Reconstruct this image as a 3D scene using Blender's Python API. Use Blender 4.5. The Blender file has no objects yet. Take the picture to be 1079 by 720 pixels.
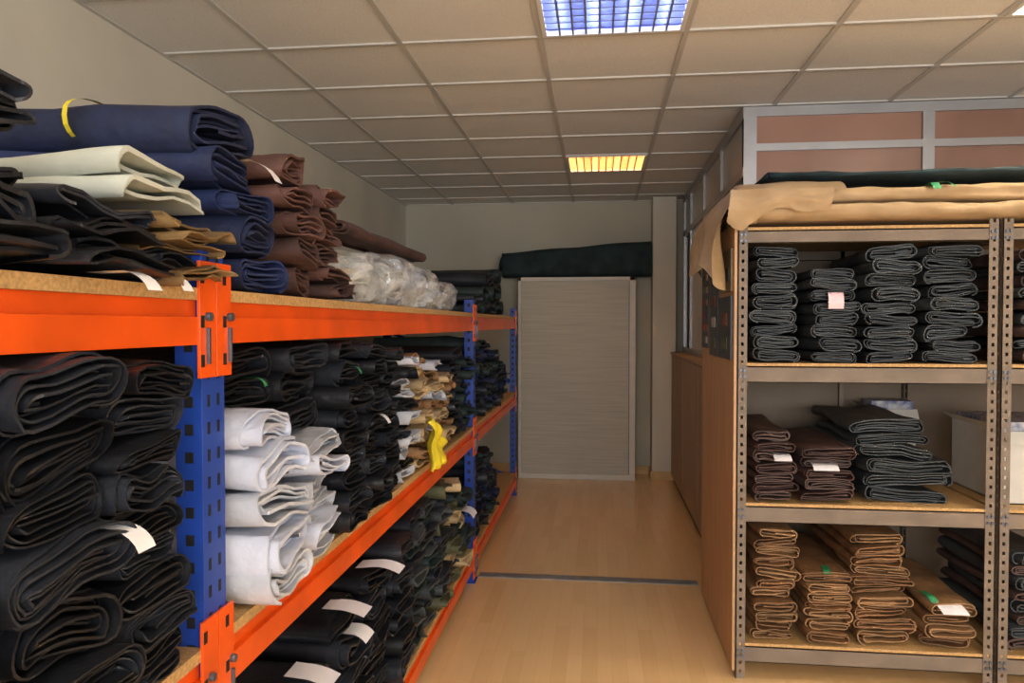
import bpy, math, random
import numpy as np
from mathutils import Vector, noise
random.seed(7)
S=bpy.context.scene
S.view_settings.view_transform='Standard'
S.view_settings.exposure=0.0

# ---------------- materials ----------------
def lin(c):
    o=[]
    for x in c:
        x/=255.0
        o.append(x/12.92 if x<=0.04045 else ((x+0.055)/1.055)**2.4)
    return o
MATS={}
def mat(name,c,rough=.6,metal=0,ns=12,na=.15,bump=.0,bs=60,c2=None,spec=.5,trans=0,alpha=1,detail=4,stretch=None):
    if name in MATS: return MATS[name]
    m=bpy.data.materials.new(name); m.use_nodes=True
    nt=m.node_tree; b=nt.nodes['Principled BSDF']
    L=nt.links
    tc=nt.nodes.new('ShaderNodeTexCoord')
    src=tc.outputs['Object']
    if stretch:
        mp=nt.nodes.new('ShaderNodeMapping'); mp.inputs['Scale'].default_value=stretch
        L.new(src,mp.inputs[0]); src=mp.outputs[0]
    n=nt.nodes.new('ShaderNodeTexNoise'); n.inputs['Scale'].default_value=ns; n.inputs['Detail'].default_value=detail
    L.new(src,n.inputs['Vector'])
    r=nt.nodes.new('ShaderNodeValToRGB')
    base=lin(c)
    if c2: lo=lin(c2); hi=base
    else:
        lo=[max(0,x*(1-na*1.6)) for x in base]; hi=[min(1,x*(1+na*1.2)) for x in base]
    r.color_ramp.elements[0].position=.32; r.color_ramp.elements[0].color=(*lo,1)
    r.color_ramp.elements[1].position=.68; r.color_ramp.elements[1].color=(*hi,1)
    L.new(n.outputs['Fac'],r.inputs[0]); L.new(r.outputs[0],b.inputs['Base Color'])
    b.inputs['Roughness'].default_value=rough; b.inputs['Metallic'].default_value=metal
    b.inputs['Specular IOR Level'].default_value=spec
    b.inputs['Transmission Weight'].default_value=trans
    b.inputs['Alpha'].default_value=alpha
    if bump>0:
        n2=nt.nodes.new('ShaderNodeTexNoise'); n2.inputs['Scale'].default_value=bs; n2.inputs['Detail'].default_value=3
        L.new(src,n2.inputs['Vector'])
        bp=nt.nodes.new('ShaderNodeBump'); bp.inputs['Strength'].default_value=bump; bp.inputs['Distance'].default_value=.01
        L.new(n2.outputs['Fac'],bp.inputs['Height']); L.new(bp.outputs[0],b.inputs['Normal'])
    MATS[name]=m; return m
def emis(name,c,s):
    m=bpy.data.materials.new(name); m.use_nodes=True
    b=m.node_tree.nodes['Principled BSDF']
    b.inputs['Base Color'].default_value=(*lin(c),1)
    b.inputs['Emission Color'].default_value=(*lin(c),1); b.inputs['Emission Strength'].default_value=s
    return m

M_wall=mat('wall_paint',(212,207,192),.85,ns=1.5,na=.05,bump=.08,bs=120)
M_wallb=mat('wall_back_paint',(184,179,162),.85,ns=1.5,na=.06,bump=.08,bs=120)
M_tile=mat('ceiling_tile',(230,229,225),.9,ns=220,na=.08,bump=.15,bs=200)
M_tbar=mat('ceiling_tbar',(196,194,188),.5,ns=3,na=.03)
M_orange=mat('orange_paint',(230,86,18),.32,ns=6,na=.1,bump=.03,bs=30)
M_blue=mat('blue_paint',(28,62,150),.4,ns=6,na=.1,bump=.03,bs=30)
M_dark=mat('dark_hole',(12,12,14),.7)
M_steel=mat('steel_pin',(96,100,110),.4,metal=.6)
M_chip=mat('chipboard',(190,150,96),.65,ns=160,na=.18,bump=.1,bs=150)
M_rackgrey=mat('rack_metal',(122,108,94),.55,metal=0,ns=8,na=.1,spec=.3)
M_rackback=mat('rack_back_panel',(112,98,82),.7,ns=3,na=.1)
M_panel=mat('wood_side_panel',(190,148,104),.5,ns=5,na=.12,stretch=(8,8,.6))
M_cab=mat('cabinet_wood',(156,130,102),.5,ns=5,na=.12,stretch=(8,8,.6))
M_alu=mat('aluminium',(162,162,164),.35,metal=.6,ns=5,na=.04)
M_pink=mat('partition_panel',(154,116,100),.25,ns=1.2,na=.15)
M_frost=mat('partition_frost',(176,176,170),.3,ns=2,na=.08)
M_glassdk=mat('dark_glass',(40,44,48),.1,ns=2,na=.2)
M_white=mat('white_plastic',(228,228,224),.5,na=.02)
M_tag=mat('paper_tag',(240,236,236),.6,na=.02)
M_tagp=mat('paper_tag_pink',(238,200,206),.6,na=.02)
M_skirt=mat('skirting_wood',(206,168,112),.5,na=.1)
M_strip=mat('threshold_metal',(138,138,136),.45,metal=.2)

def leather(name,c,rough=.55,bump=.3,na=.25): return mat(name,c,rough,ns=9,na=na,bump=bump,bs=38,spec=.4)
Lblack=leather('leather_black',(24,26,31),.42)
Lblack2=leather('leather_charcoal',(35,38,45),.46)
Lnavy=leather('suede_navy',(28,40,78),.7)
Lnavy2=leather('suede_midnight',(24,33,62),.7)
Lbrown=leather('suede_maroon',(90,62,56),.75)
Lbrown2=leather('suede_dark_brown',(74,51,46),.75)
Lolive=leather('suede_olive',(116,90,54),.75)
Lcream=leather('cloth_cream',(198,202,190),.8,.15,.08)
Lwhite=leather('leather_white',(204,209,224),.5,.35,.06)
Lwhite2=leather('leather_offwhite',(190,193,201),.6,.45,.1)
Lbeige=leather('leather_beige',(192,166,124),.65)
Ltan=leather('leather_tan',(146,110,74),.65)
Ltan2=leather('leather_cognac',(126,90,58),.65)
Lgrey=leather('leather_grey',(64,68,70),.55)
Lgrey2=leather('leather_slate',(52,56,59),.55)
Lgreen=leather('leather_green',(34,48,48),.6)
Lolv2=leather('leather_moss',(84,84,60),.65)
Lred=leather('leather_chocolate',(84,65,59),.65)
Lkraft=mat('kraft_hide',(182,154,116),.75,ns=5,bump=.45,bs=14,c2=(152,124,88))
Lteal=leather('fabric_teal',(34,50,54),.85)
M_yellow=leather('plastic_yellow',(228,206,50),.35,.2,.1)
M_green=leather('green_tie',(40,130,80),.5,.1,.1)

# floor
def floor_mat():
    m=bpy.data.materials.new('laminate_floor'); m.use_nodes=True; nt=m.node_tree; L=nt.links; b=nt.nodes['Principled BSDF']
    tc=nt.nodes.new('ShaderNodeTexCoord'); mp=nt.nodes.new('ShaderNodeMapping'); mp.inputs['Rotation'].default_value=(0,0,math.pi/2)
    L.new(tc.outputs['Object'],mp.inputs[0])
    br=nt.nodes.new('ShaderNodeTexBrick'); br.inputs['Scale'].default_value=1
    br.inputs['Brick Width'].default_value=.6; br.inputs['Row Height'].default_value=.065; br.inputs['Mortar Size'].default_value=.0005
    br.inputs['Color1'].default_value=(*lin((242,203,146)),1); br.inputs['Color2'].default_value=(*lin((234,193,135)),1)
    br.inputs['Mortar'].default_value=(*lin((216,174,120)),1)
    L.new(mp.outputs[0],br.inputs['Vector'])
    mp2=nt.nodes.new('ShaderNodeMapping'); mp2.inputs['Scale'].default_value=(14,1.2,1); L.new(tc.outputs['Object'],mp2.inputs[0])
    n=nt.nodes.new('ShaderNodeTexNoise'); n.inputs['Scale'].default_value=3; n.inputs['Detail'].default_value=6; L.new(mp2.outputs[0],n.inputs['Vector'])
    r=nt.nodes.new('ShaderNodeValToRGB'); r.color_ramp.elements[0].color=(.88,.86,.82,1); r.color_ramp.elements[1].color=(1,1,1,1)
    L.new(n.outputs['Fac'],r.inputs[0])
    mx=nt.nodes.new('ShaderNodeMix'); mx.data_type='RGBA'; mx.blend_type='MULTIPLY'; mx.inputs[0].default_value=.7
    L.new(br.outputs['Color'],mx.inputs[6]); L.new(r.outputs[0],mx.inputs[7]); L.new(mx.outputs[2],b.inputs['Base Color'])
    b.inputs['Roughness'].default_value=.24
    b.inputs['Coat Weight'].default_value=.25; b.inputs['Coat Roughness'].default_value=.15
    return m
M_floor=floor_mat()
def door_mat():
    m=bpy.data.materials.new('cabinet_door_grain'); m.use_nodes=True; nt=m.node_tree; L=nt.links; b=nt.nodes['Principled BSDF']
    tc=nt.nodes.new('ShaderNodeTexCoord'); mp=nt.nodes.new('ShaderNodeMapping'); mp.inputs['Scale'].default_value=(.7,1,40); L.new(tc.outputs['Object'],mp.inputs[0])
    n=nt.nodes.new('ShaderNodeTexNoise'); n.inputs['Scale'].default_value=3; n.inputs['Detail'].default_value=5; L.new(mp.outputs[0],n.inputs['Vector'])
    r=nt.nodes.new('ShaderNodeValToRGB'); r.color_ramp.elements[0].position=.3; r.color_ramp.elements[1].position=.7
    r.color_ramp.elements[0].color=(*lin((168,165,150)),1); r.color_ramp.elements[1].color=(*lin((190,187,172)),1)
    L.new(n.outputs['Fac'],r.inputs[0]); L.new(r.outputs[0],b.inputs['Base Color']); b.inputs['Roughness'].default_value=.5
    return m
M_door=door_mat()

# ---------------- mesh builder ----------------
class MB:
    def __init__(s): s.v=[];s.f=[];s.m=[];s.s=[]
    def quad(s,pts,mi=0,sm=False):
        b=len(s.v); s.v+= [tuple(p) for p in pts]; s.f.append(tuple(range(b,b+len(pts)))); s.m.append(mi); s.s.append(sm)
    def box(s,x0,x1,y0,y1,z0,z1,mi=0):
        b=len(s.v)
        s.v+=[(x0,y0,z0),(x1,y0,z0),(x1,y1,z0),(x0,y1,z0),(x0,y0,z1),(x1,y0,z1),(x1,y1,z1),(x0,y1,z1)]
        for f in [(0,3,2,1),(4,5,6,7),(0,1,5,4),(1,2,6,5),(2,3,7,6),(3,0,4,7)]:
            s.f.append(tuple(b+i for i in f)); s.m.append(mi); s.s.append(False)
    def bar(s,p,q,w,mi=0):
        p=Vector(p);q=Vector(q);d=(q-p).normalized()
        a=d.cross(Vector((0,0,1))); 
        if a.length<.01: a=Vector((1,0,0))
        a.normalize(); c=d.cross(a)
        b=len(s.v)
        for o in (p,q):
            for i,j in ((-1,-1),(1,-1),(1,1),(-1,1)): s.v.append(tuple(o+a*i*w/2+c*j*w/2))
        for f in [(0,1,2,3),(7,6,5,4),(0,4,5,1),(1,5,6,2),(2,6,7,3),(3,7,4,0)]:
            s.f.append(tuple(b+i for i in f)); s.m.append(mi); s.s.append(False)
    def cyl(s,p,q,r,n=12,mi=0):
        p=Vector(p);q=Vector(q);d=(q-p).normalized(); a=d.orthogonal().normalized(); c=d.cross(a); b=len(s.v)
        for o in (p,q):
            for k in range(n):
                t=2*math.pi*k/n; s.v.append(tuple(o+a*r*math.cos(t)+c*r*math.sin(t)))
        for k in range(n):
            s.f.append((b+k,b+(k+1)%n,b+n+(k+1)%n,b+n+k)); s.m.append(mi); s.s.append(True)
        s.f.append(tuple(b+k for k in range(n))[::-1]); s.m.append(mi); s.s.append(False)
        s.f.append(tuple(b+n+k for k in range(n))); s.m.append(mi); s.s.append(False)
    def grid(s,fn,nu,nv,mi=0):
        b=len(s.v)
        for i in range(nu+1):
            for j in range(nv+1): s.v.append(tuple(fn(i/nu,j/nv)))
        for i in range(nu):
            for j in range(nv):
                s.f.append((b+i*(nv+1)+j,b+(i+1)*(nv+1)+j,b+(i+1)*(nv+1)+j+1,b+i*(nv+1)+j+1)); s.m.append(mi); s.s.append(True)
    def done(s,name,mats,bevel=0,solid=0,parent=None):
        me=bpy.data.meshes.new(name); me.from_pydata(s.v,[],s.f)
        for m in mats: me.materials.append(m)
        me.polygons.foreach_set('material_index',s.m); me.polygons.foreach_set('use_smooth',s.s); me.update()
        o=bpy.data.objects.new(name,me); S.collection.objects.link(o)
        if solid:
            md=o.modifiers.new('solid','SOLIDIFY'); md.thickness=solid
        if bevel:
            md=o.modifiers.new('bevel','BEVEL'); md.width=bevel; md.segments=2; md.limit_method='ANGLE'
        if parent: o.parent=parent
        return o

# ---------------- folded leather roll ----------------
def roll(mb,O,U,Ld,W,hh,L,turns=4,mi=0,wave=.12,fold=.62,q=6,yaw=None):
    """flattened spiral sheet: O = centre of front end, U across, Ld along length"""
    R=random
    U=Vector(U);Ld=Vector(Ld);O=Vector(O)
    if yaw is None: yaw=R.uniform(-.09,.09)
    cy,sy=math.cos(yaw),math.sin(yaw)
    U2=U*cy+Ld*sy; L2=Ld*cy-U*sy
    Z=Vector((0,0,1))
    sh=max(W-hh,.005); p=hh*.93/turns
    pts=[]
    flip=R.choice((-1,1))
    per=[]
    for k in range(q+1): per.append((sh*1,-math.pi/2+math.pi*k/q))
    for x in (.6,.2,-.2,-.6): per.append((sh*x,math.pi/2))
    for k in range(q+1): per.append((-sh,math.pi/2+math.pi*k/q))
    for x in (-.6,-.2,.2,.6): per.append((sh*x,-math.pi/2))
    n=len(per); tot=int(turns*n)
    j1,j2=R.uniform(0,6),R.uniform(0,6); sd=R.uniform(0,100)
    for i in range(tot+1):
        s=i/n; r=hh-p*s
        if r<p*.5: break
        x,a=per[i%n]
        x=x*(1-.13*(.5+.5*math.sin(2.4*int(s*2+.5)+j1)))
        t=p*fold*(1+.15*math.sin(s*5+j2))
        ca,sa=math.cos(a),math.sin(a)
        wob=p*.22*math.sin(x/W*5+s*2.1+j2)*(1 if s>.5 else .4)
        bul=1+.14*math.sin(s*2.7+j1)
        pts.append((x+r*ca*bul,r*sa+wob,x+(r-t)*ca*bul,(r-t)*sa+wob,s))
    ph1,ph2=R.uniform(0,6),R.uniform(0,6); k1=R.uniform(1.2,2.6)/W; amp=wave*hh
    tilt=R.uniform(-.07,.07)
    pinch=R.uniform(-.26,.26)
    def tr(x,w,l):
        w2=w*(1+pinch*x/W)+amp*math.sin(k1*x+ph1+l*5)+tilt*x
        w2+=amp*.5*math.sin(k1*2.3*x+ph2-l*9)
        nz=noise.noise(Vector((x*16+sd,l*11,w*10)))
        nx=noise.noise(Vector((w*26,l*9+sd,x*4)))
        w2+=hh*.16*nz
        x2=x*flip+.006*math.sin(l*14+ph2)+W*.06*nx
        return O+U2*x2+L2*l+Z*w2
    ls=[0,.012,.06,.14,.27,.45,.7,1.0]
    N=len(pts)
    b=len(mb.v)
    loff=[.016*math.sin(3.1*pt[4]+ph2)+.008*math.sin(9*pt[4]+ph1) for pt in pts]
    for li,lf in enumerate(ls):
        l=lf*L if li!=1 else .012
        for i,pt in enumerate(pts):
            o=loff[i]*max(0,1-lf*4)
            mb.v.append(tuple(tr(pt[0],pt[1],l+o))); mb.v.append(tuple(tr(pt[2],pt[3],l+o)))
    for li in range(len(ls)-1):
        a=b+li*2*N; c=a+2*N
        for i in range(N-1):
            if li>3 and pts[i][4]>1.6: continue
            mb.f.append((a+2*i,a+2*i+2,c+2*i+2,c+2*i)); mb.m.append(mi); mb.s.append(True)
            if li<3:
                mb.f.append((a+2*i+1,c+2*i+1,c+2*i+3,a+2*i+3)); mb.m.append(mi); mb.s.append(True)
    for li in (0,len(ls)-1):
        a=b+li*2*N; e=len(mb.v)
        mb.v+= mb.v[a:a+2*N]
        for i in range(N-1):
            mb.f.append((e+2*i,e+2*i+1,e+2*i+3,e+2*i+2)); mb.m.append(mi); mb.s.append(False)

def tag(mb,O,out,U,w,L,mi,droop=.7):
    O=Vector(O);out=Vector(out);U=Vector(U);Z=Vector((0,0,1))
    path=[(-.06,0),(.0,.002)]
    n=5;x,z=0.0,0.002;a=0
    for i in range(n):
        a-=droop*1.5/n*random.uniform(.6,1.4); x+=L/n*math.cos(a); z+=L/n*math.sin(a); path.append((x,z))
    b=len(mb.v); sk=random.uniform(-.25,.25)
    for (x,z) in path:
        for k in (-.5,.5): mb.v.append(tuple(O+out*x+Z*z+U*(w*k+sk*x)))
    for i in range(len(path)-1):
        mb.f.append((b+2*i,b+2*i+1,b+2*i+3,b+2*i+2)); mb.m.append(mi); mb.s.append(True)

LEFT=dict(U=(0,1,0),L=(-1,0,0),P=lambda f,c,z:(f,c,z),out=(1,0,0))
RIGHT=dict(U=(1,0,0),L=(0,1,0),P=lambda f,c,z:(c,f,z),out=(0,-1,0))
def stack(name,fr,cols,mats,tags=()):
    mb=MB(); nm=len(mats)
    for C in cols:
        n=C['n']; z0,z1=C['z0'],C['z1']; ct=C.get('ct',C['c'])
        jf=C.get('jf',.025); z=z0
        hs=[random.uniform(.8,1.2) for _ in range(n)]; sm=sum(hs); hs=[x*(z1-z0)/sm for x in hs]
        for i in range(n):
            t=i/max(1,n-1); c=C['c']*(1-t)+ct*t+random.uniform(-.012,.012)
            w=C['w']*random.uniform(.88,1.06)
            mi=C['m'] if isinstance(C['m'],int) else C['m'][i%len(C['m'])]
            hh=hs[i]/2*1.05
            roll(mb,fr['P'](C['f']+(-1 if fr is RIGHT else 1)*random.uniform(-jf,jf),c,z+hs[i]/2+.001),fr['U'],fr['L'],w/2,hh,C.get('L',.6),
                 turns=C.get('t',4)+random.uniform(-.3,.3),mi=mi,wave=C.get('wave',.1),q=C.get('q',6))
            z+=hs[i]
    for T in tags:
        f,c,z,w,l=T[:5]; mi=nm+(T[5] if len(T)>5 else 0)
        tag(mb,fr['P'](f,c,z),fr['out'],fr['U'],w,l,mi,droop=T[6] if len(T)>6 else .8)
    return mb.done(name,list(mats)+[M_tag,M_tagp,M_green])

# ---------------- room ----------------
ZC=2.69
XL,XR,YF,YB=-1.95,4.6,-3.0,7.4
mb=MB(); mb.box(XL-.1,XR+.1,YF-.1,YB+.1,-.1,0); mb.done('floor',[M_floor])
mb=MB(); mb.box(XL-.1,XL,YF-.1,YB+.1,0,ZC+.25); mb.done('wall_left',[M_wall])
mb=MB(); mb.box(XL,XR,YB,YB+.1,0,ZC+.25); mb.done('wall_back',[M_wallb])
mb=MB(); mb.box(XR,XR+.1,YF-.1,YB+.1,0,ZC+.25); mb.done('wall_right',[M_wall])
mb=MB()
wx0,wx1,wz0,wz1=-1.6,4.2,.7,2.45
mb.box(XL,wx0,YF-.1,YF,0,ZC+.25); mb.box(wx1,XR,YF-.1,YF,0,ZC+.25); mb.box(wx0,wx1,YF-.1,YF,0,wz0); mb.box(wx0,wx1,YF-.1,YF,wz1,ZC+.25)
mb.done('wall_front',[M_wall])
mb=MB()
for k in range(5):
    x=wx0+(wx1-wx0-.05)*k/4; mb.box(x,x+.05,YF-.08,YF-.02,wz0,wz1)
mb.box(wx0,wx1,YF-.08,YF-.02,wz0,wz0+.05); mb.box(wx0,wx1,YF-.08,YF-.02,wz1-.05,wz1)
mb.done('added_window_1',[M_alu],bevel=.003)  # unseen window, added so fill light can enter behind the camera
# ceiling
GX0=-.245; PX=.605; GY0=3.15; PY=.555
gx=[GX0+PX*k for k in range(-3,9)]; gx=[x for x in gx if XL<x<XR]
gy=[GY0+PY*k for k in range(-12,9)]; gy=[y for y in gy if YF<y<YB]
lamps=[(-.245,2.595,'c'),(-.245,5.37,'w'),(1.57,2.595,'n'),(-.245,-.18,'n'),(1.57,-.18,'n'),(2.78,.93,'n'),(-.245,-1.845,'n')]  # fixtures out of view are added to brighten the room
mb=MB()
ex=[XL]+gx+[XR]; ey=[YF]+gy+[YB]
for i in range(len(ex)-1):
    for j in range(len(ey)-1):
        if any(abs(ex[i]-a)<.02 and abs(ey[j]-b)<.02 for a,b,_ in lamps): continue
        dz=random.uniform(0,.0015)
        mb.box(ex[i],ex[i+1],ey[j],ey[j+1],ZC+.006+dz,ZC+.02)
for x in gx: mb.box(x-.012,x+.012,YF,YB,ZC,ZC+.012,1)
for y in gy: mb.box(XL,XR,y-.012,y+.012,ZC-.0006,ZC+.012,1)
mb.box(XL,XL+.02,YF,YB,ZC-.001,ZC+.012,1); mb.box(XL,XR,YB-.02,YB,ZC-.001,ZC+.012,1)
mb.box(XL,XR,YF,YB,ZC+.2,ZC+.25,0)
mb.done('ceiling',[M_tile,M_tbar])
E={'c':emis('tube_cool',(215,228,255),28),'w':emis('tube_warm',(255,216,170),26),'n':emis('tube_neutral',(255,244,228),140)}
M_refl={'c':mat('reflector_painted_reflection',(60,76,170),.3,metal=.2,ns=14,na=.6),'w':mat('reflector_warm',(230,190,140),.35,metal=.3,na=.05),'n':mat('reflector_plain',(210,208,200),.3,metal=.5,na=.05)}  # cool lamp's blue reflections are painted into its housing colour
M_blade={'c':mat('louvre_cool',(130,138,168),.3,metal=.3,na=.03),'w':mat('louvre_warm',(230,198,156),.35,metal=.2,na=.03),'n':mat('louvre_plain',(225,222,214),.3,metal=.3,na=.03)}  # cool blades carry the same reflected blue as base colour
for (x,y,k) in lamps:
    mb=MB(); x1=x+PX; y1=y+PY; z=ZC-.004; w=.03
    mb.box(x+.012,x1-.012,y+.012,y+w,z,z+.02); mb.box(x+.012,x1-.012,y1-w,y1-.012,z,z+.02)
    mb.box(x+.012,x+w,y+w,y1-w,z,z+.02); mb.box(x1-w,x1-.012,y+w,y1-w,z,z+.02)
    mb.box(x+.014,x1-.014,y+.014,y1-.014,ZC+.1,ZC+.11,1)
    mb.box(x+.014,x+.02,y+.014,y1-.014,ZC+.02,ZC+.1,1);mb.box(x1-.02,x1-.014,y+.014,y1-.014,ZC+.02,ZC+.1,1)
    mb.box(x+.014,x1-.014,y+.014,y+.02,ZC+.02,ZC+.1,1);mb.box(x+.014,x1-.014,y1-.02,y1-.014,ZC+.02,ZC+.1,1)
    n=10; a=x+w; L=(x1-w)-a
    for i in range(1,n): xx=a+L*i/n; mb.box(xx-.004,xx+.004,y+w,y1-w,z+.001,z+.028,2)
    a=y+w; L=(y1-w)-a
    for i in range(1,8): yy=a+L*i/8; mb.box(x+w,x1-w,yy-.004,yy+.004,z+.0014,z+.028,2)
    for i in range(4):
        xx=x+PX*(.14+.24*i); mb.cyl((xx,y+.04,ZC+.065),(xx,y1-.04,ZC+.065),.013,8,3)
    mb.done('ceiling_light',[M_white,M_refl[k],M_blade[k],E[k]])
# skirting
mb=MB(); mb.box(.352,.515,YB-.015,YB,0,.08); mb.box(XL,-.78,YB-.015,YB,0,.08); mb.done('baseboard_back',[M_skirt],bevel=.003)
mb=MB(); mb.box(XL,XL+.015,YF,YB-.02,0,.08); mb.done('baseboard_left',[M_skirt],bevel=.003)
# pillar
mb=MB(); mb.box(.515,.735,7.14,YB,0,ZC); mb.done('pillar',[M_wall],bevel=.006)
mb=MB(); mb.box(.50,.735,7.125,7.14,0,.08);mb.box(.50,.515,7.14,YB-.016,0,.08); mb.done('baseboard_pillar',[M_skirt])
# threshold strip
mb=MB(); mb.box(-.69,.57,4.25,4.33,.0,.005); mb.done('trim_1',[M_strip],bevel=.002)
# ---------------- office partition ----------------
mb=MB(); PXx=.80; PYy=4.25; ZT=2.685
ys=[PYy,5.05,5.85,6.65,7.13]
for i,y in enumerate(ys): mb.box(PXx,PXx+.05,y-(.0 if i==0 else .025),y+.045 if i==0 else y+.025 if i<4 else y,0,ZT,0)
for z0,z1 in ((2.62,ZT),(2.30,2.35),(1.22,1.27),(0,.06)): mb.box(PXx-.003,PXx+.053,PYy,7.13,z0,z1,0)
for i in range(4):
    a,b=ys[i]+.02,ys[i+1]
    mb.box(PXx+.015,PXx+.035,a,b,2.35,2.62,2)
    mb.box(PXx+.015,PXx+.035,a,b,1.27,2.30,3 if i==3 else 2)
    mb.box(PXx+.015,PXx+.035,a,b,.06,1.22,2)
xs=[PXx,1.77,2.74,3.71,XR-.001]
for i,x in enumerate(xs): mb.box(x+(.0 if i==0 else -.03),min(x+(.07 if i==0 else .03),XR-.001),PYy-.003,PYy+.05,0,ZT-.001,0)
for z0,z1 in ((2.63,ZT-.002),(2.44,2.48),(1.85,1.9),(0.001,.06)): mb.box(PXx+.001,XR-.001,PYy-.004,PYy+.051,z0,z1,0)
for i in range(4):
    a,b=xs[i]+.03,xs[i+1]-.02
    mb.box(a,b,PYy+.015,PYy+.035,2.48,2.63,1); mb.box(a,b,PYy+.015,PYy+.035,1.9,2.44,1); mb.box(a,b,PYy+.015,PYy+.035,.06,1.85,4)
mb.done('office_partition',[M_alu,M_pink,M_frost,M_glassdk,M_rackback])
mb=MB(); mb.box(.70,.795,4.3,7.1,.06,1.2); mb.box(.715,.795,4.3,7.1,0,.06,1)
yy=4.3
while yy<7.05:
    e=min(yy+.92,7.1); mb.box(.688,.70,yy+.003,e-.003,.07,1.195); yy+=.93
mb.box(.68,.795,4.3,7.1,1.2,1.222)
mb.done('low_cupboard',[M_cab,M_dark,M_steel],bevel=.002)
# sliding cabinet at the end of corridor
mb=MB(); x0,x1,y0,y1,zt=-.76,.352,7.06,7.37,1.93
mb.box(x0,x1,y0+.03,y1,0,zt-.03,0)
mb.box(x0,x0+.03,y0,y0+.03,0,zt,1); mb.box(x1-.055,x1,y0,y0+.03,0,zt,1); mb.box(x0,x1,y0,y1,zt-.035,zt,1); mb.box(x0+.03,x1-.05,y0+.002,y0+.03,0,.05,1)
mb.box(x0+.03,x1-.055,y0+.014,y0+.03,.05,zt-.035,0)
mb.box(x1-.062,x1-.055,y0+.008,y0+.03,.05,zt-.035,2)
mb.done('storage_cabinet',[M_door,mat('cabinet_frame',(210,207,196),.5,na=.03),M_steel],bevel=.002)
# fabric bolt on it
mb=MB()
def boltf(u,v):
    x=-.92+1.42*u; a=2*math.pi*v
    hh=.118+.052*u; ww=.14
    w=hh*(abs(math.sin(a))**.45)*(1 if math.sin(a)>0 else -1)
    yv=ww*(abs(math.cos(a))**.45)*(1 if math.cos(a)>0 else -1)
    return (x,7.19+yv+.006*math.sin(9*u+a*3),1.934+hh+w+(.005*math.sin(14*u+2*a) if w>0 else 0))
mb.grid(boltf,30,36)
for u in (0,1):
    mb.f.append(tuple((0 if u==0 else 30*37)+k for k in range(36))); mb.m.append(0); mb.s.append(False)
roll(mb,(-.93,7.19,1.935+.118),(0,1,0),(1,0,0),.12,.095,.1,turns=4,yaw=0)
mb.done('fabric_bolt',[Lteal])

# ---------------- pallet rack (left) ----------------
mb=MB(); XFp=-.70; XBk=-1.88
posts=[-1.42,1.25,4.15,6.34]; PW=.08
zb=[(.085,.173),(.79,.877),(1.444,1.523)]
for y in posts:
    for xa,xb in ((XFp-.055,XFp-.004),(XBk,XBk+.055)):
        mb.box(xa,xb,y,y+.004,0,1.62,1); mb.box(xa,xb,y+PW-.004,y+PW,0,1.62,1)
        xx=xb-.004 if xa>-1.5 else xa
        mb.box(xx,xx+.004,y+.004,y+PW-.004,0,1.62,1)
        mb.box(xa-.01,xb+.01,y-.012,y+PW+.012,0,.006,1)
        z=.08
        while z<1.6:
            for yy in (y+.018,y+PW-.028): mb.box(xx-.0008,xx+.0048,yy,yy+.009,z,z+.022,2)
            if xa>-1.5: mb.box(xa+.018,xa+.034,y-.0008,y+.002,z,z+.02,2)
            z+=.05
    z=.15;k=0
    while z<1.3:
        a,b=(XFp-.055,XBk+.055) if k%2==0 else (XBk+.055,XFp-.055)
        mb.bar((a,y+PW/2,z),(b,y+PW/2,z+.42),.025,1); z+=.42;k+=1
for i in range(3):
    ya,yb=posts[i]+PW+.004,posts[i+1]-.004
    for (z0,z1) in zb:
        for xf,sg in ((XFp,-1),(XBk-.0,1)):
            xa,xb=(xf-.04,xf) if sg<0 else (xf,xf+.04)
            mb.box(xa,xb,ya,yb,z0,z0+(z1-z0)*.62,0)
            mb.box(xa+(0 if sg<0 else .012),xb-(.012 if sg<0 else 0),ya,yb,z0+(z1-z0)*.62,z1,0)
        for yp,s in ((ya,-1),(yb,1)):
            a,b=(yp-.042,yp+.012) if s<0 else (yp-.012,yp+.042)
            mb.box(XFp-.003,XFp+.003,a,b,z0-.06,z1+.07,0)
            yo=yp-.008 if s<0 else yp+.002
            for zz in (z0-.04,z0+.03,z1+.03): mb.box(XFp+.003,XFp+.004,yo-.012,yo+.0,zz,zz+.022,2)
            mb.box(XFp+.003,XFp+.009,yo+.006,yo+.013,z0-.035,z0+.03,3)
            mb.cyl((XFp+.002,yo+.0095,z0+.05),(XFp+.012,yo+.0095,z0+.05),.008,10,3)
        for k in range(3):
            w=(yb-ya)/3; mb.box(XBk+.002,XFp-.002,ya+k*w+.001,ya+(k+1)*w-.001,z1,z1+.022,4)
mb.done('pallet_rack',[M_orange,M_blue,M_dark,M_steel,M_chip],bevel=.0015)
Z1,Z2,Z3=.198,.903,1.549

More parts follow.
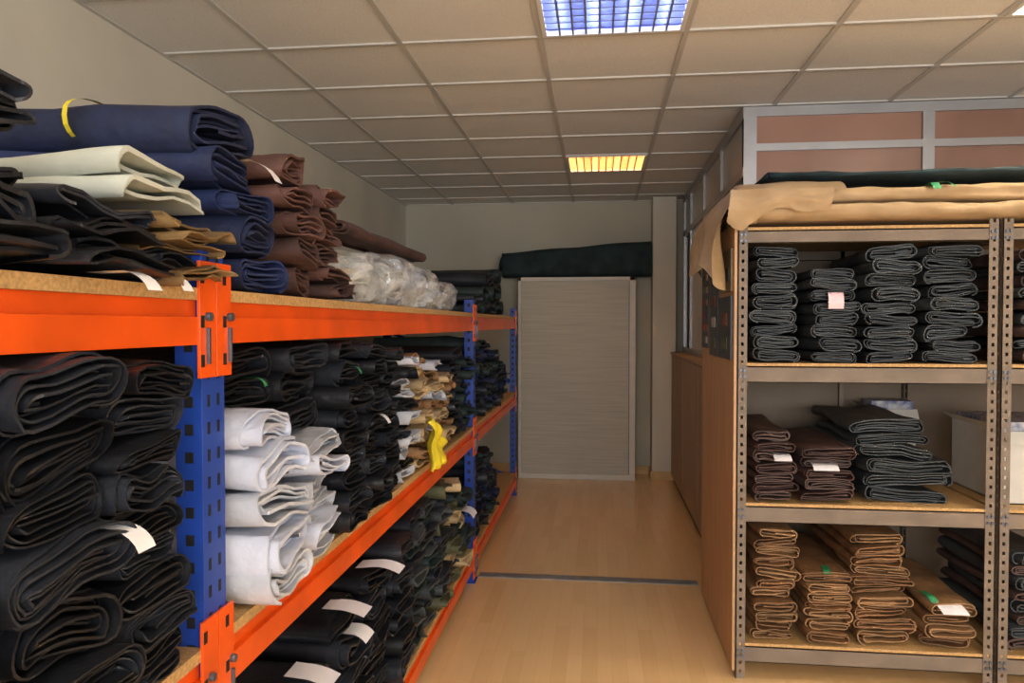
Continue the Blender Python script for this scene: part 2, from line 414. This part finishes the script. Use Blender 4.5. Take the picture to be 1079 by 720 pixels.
D=lambda **k:k
stack('black_leather_stack',LEFT,[
 D(c=.37,w=.24,z0=Z2,z1=1.42,n=6,f=-.67,m=(0,1,0),L=.9,q=8,t=5),
 D(c=.62,w=.24,z0=Z2,z1=1.42,n=7,f=-.67,m=(0,0,1),L=.9,q=8,t=6),
 D(c=.855,w=.215,z0=Z2,z1=1.435,n=7,f=-.665,m=(1,0,0),L=.9,q=8,t=7,wave=.2),
 D(c=1.075,w=.19,z0=Z2,z1=1.42,n=10,f=-.69,m=(1,0),L=.9,q=8,t=5,wave=.2,ct=1.055)],[Lblack,Lblack2],
 [(-.665,.95,1.20,.04,.06)])
stack('black_hide_pile',LEFT,[
 D(c=.46,w=.28,z0=Z3,z1=1.76,n=3,f=-.68,m=(1,0,1),L=.8,q=8,t=3,wave=.3),
 D(c=.735,w=.24,z0=Z3,z1=1.77,n=5,f=-.68,m=(0,1,0),L=.8,q=8,t=2.4,wave=.6),
 D(c=.98,w=.22,z0=Z3,z1=1.655,n=4,f=-.67,m=(0,1),L=.6,q=8,t=2.2,wave=.7)],[Lblack,Lblack2],
 [(-.67,1.0,1.555,.035,.05)])
stack('olive_hide_pile',LEFT,[
 D(c=1.20,w=.21,z0=Z3,z1=1.66,n=5,f=-.69,m=(0,1,0,0),L=.5,q=8,t=2,wave=.6)],[Lolive,Lblack2],[(-.69,1.12,1.56,.03,.05)])
stack('cream_cloth_roll',LEFT,[
 D(c=1.15,w=.28,z0=1.672,z1=1.74,n=2,f=-.72,m=0,L=.36,q=8,t=1.6,wave=.5)],[Lcream])
stack('navy_suede_stack',LEFT,[
 D(c=1.51,w=.18,z0=Z3,z1=1.745,n=3,f=-.72,m=(0,1,0),L=.55,q=8,t=5,ct=1.46),
 D(c=1.41,w=.23,z0=1.745,z1=1.905,n=2,f=-.75,m=(0,1),L=.42,q=8,t=5,ct=1.39)],[Lnavy,Lnavy2],
 [(-.735,1.49,1.825,.035,.09)])
mb=MB()
for k in range(24):
    a0=2*math.pi*k/24;a1=2*math.pi*(k+1)/24
    pp=lambda a,x:(x,1.39+.125*math.copysign(abs(math.cos(a))**.8,math.cos(a)),1.866+.05*math.copysign(abs(math.sin(a))**.8,math.sin(a)))
    mb.quad([pp(a0,-.98),pp(a1,-.98),pp(a1,-.97),pp(a0,-.97)],0,True)
mb.done('yellow_tie',[M_yellow])
stack('maroon_suede_stack',LEFT,[
 D(c=1.77,w=.2,z0=Z3,z1=1.87,n=5,f=-.72,m=(0,1,0,0),L=.55,q=8,t=4,ct=1.67),
 D(c=1.99,w=.19,z0=Z3,z1=1.84,n=6,f=-.72,m=(1,0),L=.55,q=7,t=3,ct=1.90)],[Lbrown,Lbrown2])
stack('white_leather_stack',LEFT,[
 D(c=1.50,w=.26,z0=Z2,z1=1.29,n=5,f=-.67,m=(1,0,1,0,0),L=.6,q=8,t=3.4,wave=.3),
 D(c=1.76,w=.22,z0=Z2,z1=1.20,n=6,f=-.68,m=(1,0,1),L=.6,q=7,t=3,wave=.38)],[Lwhite,Lwhite2])
stack('black_leather_stack',LEFT,[
 D(c=1.50,w=.26,z0=1.30,z1=1.43,n=2,f=-.78,m=0,L=.6,t=4),
 D(c=1.78,w=.25,z0=1.21,z1=1.43,n=3,f=-.74,m=(1,0),L=.6,t=4),
 D(c=2.02,w=.2,z0=Z2,z1=1.43,n=9,f=-.69,m=(0,1),L=.6,t=4),
 D(c=2.24,w=.2,z0=Z2,z1=1.42,n=9,f=-.69,m=(0,0,1),L=.6,t=4),
 D(c=2.46,w=.2,z0=Z2,z1=1.40,n=10,f=-.70,m=(0,1),L=.6,t=3)],[Lblack,Lblack2],[(-.68,2.24,1.2,.03,.05),(-.72,1.5,1.365,.015,.03,2),(-.68,2.02,1.36,.015,.03,2)])
stack('mixed_leather_stack',LEFT,[
 D(c=2.69,w=.19,z0=Z2,z1=1.36,n=11,f=-.70,m=(0,1,0,0,1),L=.6,t=2)],[Lwhite2,Lblack])
stack('beige_leather_stack',LEFT,[
 D(c=2.95,w=.21,z0=Z2,z1=1.36,n=10,f=-.71,m=(0,1,0,0),L=.6,t=2,wave=.3),
 D(c=3.2,w=.22,z0=Z2,z1=1.32,n=9,f=-.71,m=(0,1,2),L=.6,t=2,wave=.3),
 D(c=3.47,w=.23,z0=Z2,z1=1.25,n=8,f=-.72,m=(1,0),L=.6,t=2,wave=.3)],[Lbeige,Ltan,Lwhite2])
stack('dark_leather_stack',LEFT,[
 D(c=3.75,w=.23,z0=Z2,z1=1.36,n=7,f=-.72,m=0,L=.6,t=2),D(c=4.0,w=.2,z0=Z2,z1=1.3,n=6,f=-.72,m=1,L=.6,t=2)],[Lblack2,Lgreen])
mb=MB()
def yf(u,v):
    y=2.84+.22*u+.03*math.sin(v*5); z=Z2+.003+.2*(1-v)*(.7+.3*math.sin(u*3+1)); x=-.665+.015*math.sin(u*14+v*3)+.012*math.sin(v*9)
    return (x+.02*v,y,z)
mb.grid(yf,16,10); mb.done('yellow_plastic_wrap',[M_yellow],solid=.004)
stack('black_leather_stack',LEFT,[
 D(c=1.48,w=.24,z0=Z1,z1=.55,n=5,f=-.69,m=(0,1),L=.6,t=4),
 D(c=1.74,w=.24,z0=Z1,z1=.60,n=6,f=-.69,m=(0,1),L=.6,t=4),
 D(c=2.0,w=.24,z0=Z1,z1=.67,n=7,f=-.69,m=(0,1,1),L=.6,t=4),
 D(c=2.26,w=.24,z0=Z1,z1=.70,n=8,f=-.69,m=(1,0),L=.6,t=4),
 D(c=2.52,w=.23,z0=Z1,z1=.73,n=8,f=-.69,m=(0,1),L=.6,t=3)],[Lblack,Lblack2],
 [(-.71,1.76,.61,.08,.07,0,.2),(-.71,2.02,.68,.08,.07,0,.2),(-.69,2.05,.6,.08,.05,0,.5),(-.70,2.3,.71,.08,.08,0,.4),(-.69,1.55,.56,.09,.06,0,.2)])
stack('mixed_leather_stack',LEFT,[
 D(c=2.78,w=.23,z0=Z1,z1=.75,n=10,f=-.70,m=(0,1,2),L=.6,t=2),
 D(c=3.04,w=.23,z0=Z1,z1=.73,n=10,f=-.70,m=(2,0,1),L=.6,t=2),
 D(c=3.3,w=.23,z0=Z1,z1=.76,n=10,f=-.70,m=(3,2,0),L=.6,t=2),
 D(c=3.56,w=.23,z0=Z1,z1=.72,n=9,f=-.70,m=(3,1,4),L=.6,t=2),
 D(c=3.86,w=.25,z0=Z1,z1=.6,n=6,f=-.70,m=(4,3,1),L=.6,t=2)],[Lblack2,Lgreen,Lgrey,Lolv2,Lbeige],[(-.70,3.86,.5,.12,.07)])
stack('dark_leather_stack',LEFT,[
 D(c=4.4,w=.25,z0=Z2,z1=1.40,n=7,f=-.72,m=(0,1),L=.6,t=2,q=4),D(c=4.7,w=.25,z0=Z2,z1=1.38,n=7,f=-.72,m=(1,2),L=.6,t=2,q=4),
 D(c=5.0,w=.25,z0=Z2,z1=1.2,n=5,f=-.72,m=(0,2),L=.6,t=2,q=4),D(c=5.3,w=.25,z0=Z2,z1=1.3,n=5,f=-.72,m=(1,0),L=.6,t=2,q=4),
 D(c=5.6,w=.25,z0=Z2,z1=1.25,n=5,f=-.74,m=(0,2),L=.6,t=2,q=4),D(c=5.9,w=.25,z0=Z2,z1=1.1,n=3,f=-.74,m=(1,2),L=.6,t=2,q=4),
 D(c=4.4,w=.25,z0=Z1,z1=.70,n=7,f=-.72,m=(0,1),L=.6,t=2,q=4),D(c=4.7,w=.25,z0=Z1,z1=.68,n=7,f=-.72,m=(1,2),L=.6,t=2,q=4),
 D(c=5.0,w=.25,z0=Z1,z1=.6,n=5,f=-.72,m=(0,2),L=.6,t=2,q=4),D(c=5.4,w=.25,z0=Z1,z1=.4,n=3,f=-.74,m=(1,2),L=.6,t=2,q=4)],[Lgreen,Lblack2,Lnavy2])
stack('dark_leather_pile',LEFT,[
 D(c=4.45,w=.3,z0=Z3,z1=1.66,n=2,f=-.73,m=(0,1),L=.6,t=2,q=4),D(c=4.9,w=.3,z0=Z3,z1=1.72,n=2,f=-.73,m=(1,0),L=.6,t=2,q=4),
 D(c=5.5,w=.35,z0=Z3,z1=1.88,n=3,f=-.78,m=(1,0),L=.6,t=2,q=4),D(c=6.0,w=.35,z0=Z3,z1=1.92,n=3,f=-.78,m=(0,1),L=.6,t=2,q=4)],[Lgreen,Lblack2])
# clear plastic bags with folded pieces inside
def bag_mat():
    m=bpy.data.materials.new('clear_plastic'); m.use_nodes=True; nt=m.node_tree; L=nt.links
    b=nt.nodes['Principled BSDF']; b.inputs['Base Color'].default_value=(.72,.73,.72,1); b.inputs['Roughness'].default_value=.1
    b.inputs['Specular IOR Level'].default_value=1.0; b.inputs['Coat Weight'].default_value=.6; b.inputs['Coat Roughness'].default_value=.08
    tc=nt.nodes.new('ShaderNodeTexCoord')
    n=nt.nodes.new('ShaderNodeTexNoise'); n.inputs['Scale'].default_value=7; n.inputs['Detail'].default_value=3; n.inputs['Distortion'].default_value=2.5
    L.new(tc.outputs['Object'],n.inputs['Vector'])
    r=nt.nodes.new('ShaderNodeMapRange'); r.inputs[1].default_value=.4; r.inputs[2].default_value=.65; r.inputs[3].default_value=.28; r.inputs[4].default_value=.62
    L.new(n.outputs['Fac'],r.inputs[0]); L.new(r.outputs[0],b.inputs['Alpha'])
    bp=nt.nodes.new('ShaderNodeBump'); bp.inputs['Strength'].default_value=.5; bp.inputs['Distance'].default_value=.02
    L.new(n.outputs['Fac'],bp.inputs['Height']); L.new(bp.outputs[0],b.inputs['Normal'])
    return m
M_bag=bag_mat()
import bmesh
def bag(name,loc,sc,seed):
    par=bpy.data.objects.new(name,None); par.location=loc; S.collection.objects.link(par)
    bm=bmesh.new(); bmesh.ops.create_icosphere(bm,subdivisions=5,radius=1)
    for v in bm.verts:
        p=v.co.copy()
        cx=math.copysign(abs(p.x)**.55,p.x);cy=math.copysign(abs(p.y)**.55,p.y);cz=math.copysign(abs(p.z)**.7,p.z)
        q=Vector((cx,cy,cz)); 
        r1=1-abs(noise.noise(q*1.1+Vector((seed,0,0))))*2.2
        r2=1-abs(noise.noise(q*2.4+Vector((0,seed,0))))*2.4
        q=q*(.88+.13*r1+.055*r2)
        q.z=max(q.z,-.8); v.co=Vector((q.x*sc[0],q.y*sc[1],(q.z+.8)*sc[2]*.62))
    me=bpy.data.meshes.new(name+'_film'); bm.to_mesh(me); bm.free()
    for f in me.polygons: f.use_smooth=True
    me.materials.append(M_bag); o=bpy.data.objects.new(name+'_film',me); o.parent=par; S.collection.objects.link(o)
    m2=MB(); z=.012
    cm=[Lwhite2,Lcream,Lbeige,Lred,Lgreen]
    seq=[0,3,1,2,0,4,1]; k=seed
    while z<sc[2]*.72:
        hh=random.uniform(.013,.02); roll(m2,(sc[0]*.6,random.uniform(-.02,.02),z+hh),(0,1,0),(-1,0,0),sc[1]*random.uniform(.5,.66),hh,sc[0]*1.2,turns=1.5,mi=seq[k%7],wave=.3,q=4,yaw=random.uniform(-.3,.3)); z+=2*hh+.002; k+=1
    c=m2.done(name+'_contents',cm); c.parent=par
bag('plastic_bag',(-.87,2.28,Z3),(.18,.18,.15),1)
bag('plastic_bag',(-.86,2.69,Z3),(.17,.21,.17),4)
bag('plastic_bag',(-.86,3.13,Z3),(.17,.21,.16),9)
bag('plastic_bag',(-.85,3.57,Z3),(.15,.21,.13),13)
mb=MB(); roll(mb,(-.84,2.24,1.785),(1,0,0),(0,1,0),.07,.028,1.1,turns=3,yaw=0,wave=.05); mb.done('brown_fabric_roll',[Lbrown2])

# ---------------- slotted angle shelving (right) ----------------
mb=MB(); RY0,RY1=3.15,4.08; RX=[.575,1.585,2.61]
def slotted(x0,x1,y,z0,z1,axis='x',th=.003):
    w=x1-x0; e=w*.36
    def B(a,b,c,d):
        if axis=='x': mb.box(a,b,y,y+th,c,d)
        else: mb.box(y,y+th,a,b,c,d)
    B(x0,x0+e,z0,z1); B(x1-e,x1,z0,z1); z=z0
    while z<z1:
        B(x0+e,x1-e,z,min(z+.024,z1)); z+=.038
zsh=[.15,.738,1.32,1.88]
px=[(RX[0],1),(RX[1]-.04,-1),(RX[1]+.012,1),(RX[2],-1)]
for x,s in px:
    for y,ys_ in ((RY0,1),(RY1,-1)):
        slotted(x,x+.038,y,0,1.90)
        xs_=x if s>0 else x+.035
        slotted(min(y,y+ys_*.038),max(y,y+ys_*.038),xs_,0,1.90,axis='y')
for (xa,xb) in ((RX[0],RX[1]),(RX[1]+.012,RX[2]+.038)):
    for z in zsh:
        top=z>1.8
        for y in (RY0+.004,RY1-.03):
            hgt=.065 if top else .08
            mb.box(xa+.004,xb-.006,y,y+.003,z-hgt,z-.018); mb.box(xa+.004,xb-.006,y,y+.025,z-hgt,z-hgt+.003); 
            mb.box(xa+.004,xb-.006,y,y+.006,z-.018,z-.012)
        for x in (xa+.004,xb-.009): mb.box(x,x+.003,RY0+.01,RY1-.01,z-.07,z-.018)
        mb.box(xa+.006,xb-.006,RY0+.004,RY1-.004,z-.018,z,1)
        for x in (xa+.012,xa+.028,xb-.014,xb-.03):
            for dz in (-.03,-.055): mb.cyl((x,RY0-.006,z+dz),(x,RY0+.001,z+dz),.006,8,3)
    mb.box(xa+.01,xb-.01,RY1-.006,RY1-.002,.03,1.86,2)
    mb.box((xa+xb)/2+.18,(xa+xb)/2+.2,RY1-.03,RY1-.008,.15,1.86,0)
mb.done('metal_shelving_unit',[M_rackgrey,M_chip,M_rackback,M_steel])
mb=MB(); mb.box(RX[0]-.014,RX[0]-.002,RY0+.006,RY1,.03,1.9,0); mb.done('wood_side_panel',[M_panel],bevel=.001)
cols_=[(120,70,40),(150,126,92),(60,70,90),(130,40,40),(80,90,60),(170,160,144),(50,50,50),(150,100,50)]
sm=[mat('swatch_%d'%i,c,.6) for i,c in enumerate(cols_)]
xp=RX[0]-.0145
def board(y0,y1,z0,z1,bg,rows,cl,name='sample_board'):
    mb=MB(); mb.box(xp-.008,xp,y0,y1,z0,z1,0)
    dy=(y1-y0)/(cl+.3); dz=(z1-z0)/(rows+.6)
    for r in range(rows):
        for c in range(cl):
            a=y0+dy*(c+.35); b=z0+dz*(r+.4); mb.box(xp-.011,xp-.008,a,a+dy*.5,b,b+dz*.5,1+random.randrange(8))
    mb.done(name,[bg]+sm)
bgd=mat('board_dark',(30,33,42),.4); bgg=mat('board_grey',(62,62,64),.5)
board(3.19,3.50,1.33,1.60,bgd,2,1); board(3.19,3.50,1.62,1.80,mat('board_ochre',(120,104,72),.5),1,2)
board(3.53,3.78,1.33,1.78,bgd,4,1); board(3.81,4.05,1.36,1.78,bgg,6,2)

RF=RY0+.03
stack('grey_leather_stack',RIGHT,[
 D(c=.74,w=.2,z0=1.323,z1=1.805,n=9,f=RF,m=(0,1),L=.6,t=4),
 D(c=.965,w=.2,z0=1.323,z1=1.71,n=8,f=RF,m=(1,0),L=.6,t=4),
 D(c=1.19,w=.22,z0=1.323,z1=1.80,n=9,f=RF,m=(0,1,1),L=.6,t=4),
 D(c=1.425,w=.21,z0=1.323,z1=1.80,n=9,f=RF,m=(1,0),L=.6,t=4)],[Lgrey2,Lgrey],[(RF-.01,.965,1.61,.06,.09,1,1.3)])
stack('chocolate_leather_stack',RIGHT,[
 D(c=.735,w=.19,z0=.741,z1=1.03,n=7,f=RF,m=(0,1),L=.6,t=3),
 D(c=.955,w=.22,z0=.741,z1=.97,n=5,f=RF,m=(1,0),L=.6,t=3)],[Lred,Lbrown2],[(RF-.01,.76,.935,.07,.05,0,.4),(RF-.01,.93,.90,.1,.05,0,.4)])
stack('grey_leather_stack',RIGHT,[
 D(c=1.28,w=.37,z0=.741,z1=.92,n=3,f=RF+.04,m=(0,1),L=.6,t=4,wave=.2),
 D(c=1.22,w=.32,z0=.92,z1=1.075,n=3,f=RF+.10,m=(1,0),L=.6,t=4,wave=.25)],[Lgrey2,Lgrey])
stack('tan_leather_stack',RIGHT,[
 D(c=.735,w=.19,z0=.153,z1=.63,n=11,f=RF,m=(0,1),L=.6,t=3),
 D(c=.95,w=.21,z0=.153,z1=.45,n=7,f=RF,m=(1,0,0),L=.6,t=3),
 D(c=1.19,w=.25,z0=.153,z1=.61,n=10,f=RF+.03,m=(0,1,1),L=.6,t=3,ct=1.15),
 D(c=1.43,w=.21,z0=.153,z1=.35,n=4,f=RF,m=(1,0),L=.6,t=3)],[Ltan,Ltan2],[(RF-.01,1.41,.345,.1,.07,0,.4),(RF+.02,.95,.455,.03,.03,2,.5),(RF+.02,1.36,.362,.03,.04,2,.5)])
M_card=mat('white_card',(200,196,188),.7,na=.04)
M_blueprint=mat('blue_pattern',(70,84,130),.6,ns=30,na=.3,c2=(190,190,190))
def cbox(name,x0,x1,y0,y1,z0,h,m):
    mb=MB(); t=.004
    mb.box(x0,x1,y0,y1,z0,z0+t); mb.box(x0,x1,y0,y0+t,z0,z0+h); mb.box(x0,x1,y1-t,y1,z0,z0+h); mb.box(x0,x0+t,y0,y1,z0,z0+h); mb.box(x1-t,x1,y0,y1,z0,z0+h)
    mb.quad([(x0,y0,z0+h),(x1,y0,z0+h),(x1,y0-.03,z0+h-.05),(x0,y0-.03,z0+h-.05)]); mb.quad([(x0,y0,z0+h),(x0,y1,z0+h),(x0-.04,y1,z0+h+.03),(x0-.04,y0,z0+h+.03)])
    mb.box(x0+.012,x1-.012,y0+.02,y1-.02,z0+h*.5,z0+h*1.12,1)
    mb.done(name,[m,M_blueprint])
cbox('cardboard_box',1.35,1.57,3.86,4.03,.739,.32,M_card)
cbox('cardboard_box',1.66,2.0,3.25,3.7,.739,.3,M_card)
stack('brown_leather_stack',RIGHT,[D(c=1.77,w=.22,z0=1.323,z1=1.78,n=9,f=RF,m=(0,1),L=.6,t=3),D(c=2.02,w=.22,z0=1.323,z1=1.7,n=8,f=RF,m=(1,0),L=.6,t=3),
 D(c=1.78,w=.24,z0=.153,z1=.55,n=8,f=RF,m=(0,1),L=.6,t=3)],[Lred,Lgrey])

# kraft hides on top
ZT0=1.905
mb=MB()
def long_roll(y,zc,wy,hh,x0,x1,mi,ph,taper=0):
    def f(u,v):
        x=x0+(x1-x0)*u; a=2*math.pi*v
        w=hh*(1-taper*(1-u))*math.copysign(abs(math.sin(a))**.7,math.sin(a)); yy=wy*math.copysign(abs(math.cos(a))**.7,math.cos(a))
        nz=noise.noise(Vector((x*3,a*.8+ph,ph)))*.016+noise.noise(Vector((x*9,a*2+ph,ph)))*.009
        k=1+nz/hh
        ww=w*k if w>0 else w
        return (x,y+yy*(1+nz/wy*2),zc+ww)
    b=len(mb.v); mb.grid(f,90,32,mi)
    mb.f.append(tuple(b+k for k in range(32))); mb.m.append(mi); mb.s.append(False)
    roll(mb,(x0-.004,y,zc),(0,1,0),(1,0,0),wy*.93,hh*.88*(1-taper),.05,turns=4,mi=mi,yaw=0)
long_roll(3.27,ZT0+.035,.16,.04,.60,3.0,0,1.0)
long_roll(3.62,ZT0+.05,.18,.05,.60,3.0,0,4.0)
long_roll(3.29,ZT0+.105,.15,.035,.62,2.95,0,7.0)
long_roll(3.64,ZT0+.125,.17,.03,.62,2.95,0,9.0)
def drape(u,v):
    y=3.085+.86*v
    s=u*.72
    n1=noise.noise(Vector((u*3,v*5,2.))); n2=noise.noise(Vector((u*8,v*12,5.)))
    zt=ZT0+.165
    if s<.42:
        x=.98-s; z=zt-.02*(s/.42)**2+.010*n1
    else:
        t=(s-.42)/.30; x=.56-.05*math.sin(min(t*3,1.57)); drop=.36*t*(1-.22*v+.18*math.sin(v*8+.5)+.25*n1)
        z=zt-.02-drop
        x-=.045*(math.sin(v*15+2.5*t))*t+.02*t
    if v<.12:
        k=(1-v/.12); z-=.05*k*k*(1 if s<.42 else .3)
    x+=.015*n1*u+.008*n2*u; z+=.009*n2
    return (x,y,z)
mb.grid(drape,50,70,0)
def flap(u,v):
    x=.53+.40*u
    n1=noise.noise(Vector((u*4,v*3,9.))); n2=noise.noise(Vector((u*11,v*6,3.)))
    L=(.13+.03*math.sin(u*9)+.03*n1)*(1-.45*u)
    y=3.082-.018*math.sin(v*3)+.012*n1*(1-v*.3)-.004+.006*n2
    return (x-.015*v+.012*n2*v,y,ZT0+.118-L*v+.006*n1)
mb.grid(flap,30,14,0)
tag(mb,(1.33,3.15,ZT0+.142),(0,-1,0),(1,0,0),.03,.07,1,.6)
tag(mb,(1.36,3.14,ZT0+.142),(.6,-.8,0),(.8,.6,0),.02,.06,1,.6)
o=mb.done('kraft_hide_rolls',[Lkraft,M_green])
mb=MB(); 
long_roll(3.45,ZT0+.205,.2,.035,.72,3.0,0,12.0,taper=.5)
mb.done('green_fabric_bolt',[Lteal])

# ---------------- lights & world ----------------
w=bpy.data.worlds.new('world'); S.world=w; w.use_nodes=True
w.node_tree.nodes['Background'].inputs[0].default_value=(.6,.75,1,1); w.node_tree.nodes['Background'].inputs[1].default_value=1.0
ld=bpy.data.lights.new('added_frontal_fill','AREA'); ld.shape='RECTANGLE'; ld.size=5.7; ld.size_y=1.7; ld.energy=285; ld.color=(1,.98,.95)  # area lamp added behind the camera to brighten front faces and ceiling
lo=bpy.data.objects.new('added_frontal_fill',ld); lo.location=(1.3,YF-.12,1.57); lo.rotation_euler=(math.radians(90),0,0); S.collection.objects.link(lo)

cam=bpy.data.cameras.new('camera'); co=bpy.data.objects.new('camera',cam); S.collection.objects.link(co)
f=780.0; cam.sensor_width=36; cam.lens=f/1079*36; cam.clip_start=.02
co.location=(0,0,1.48); co.rotation_euler=(math.radians(90)-math.atan(18/f),0,math.atan(90.5/f))
S.camera=co
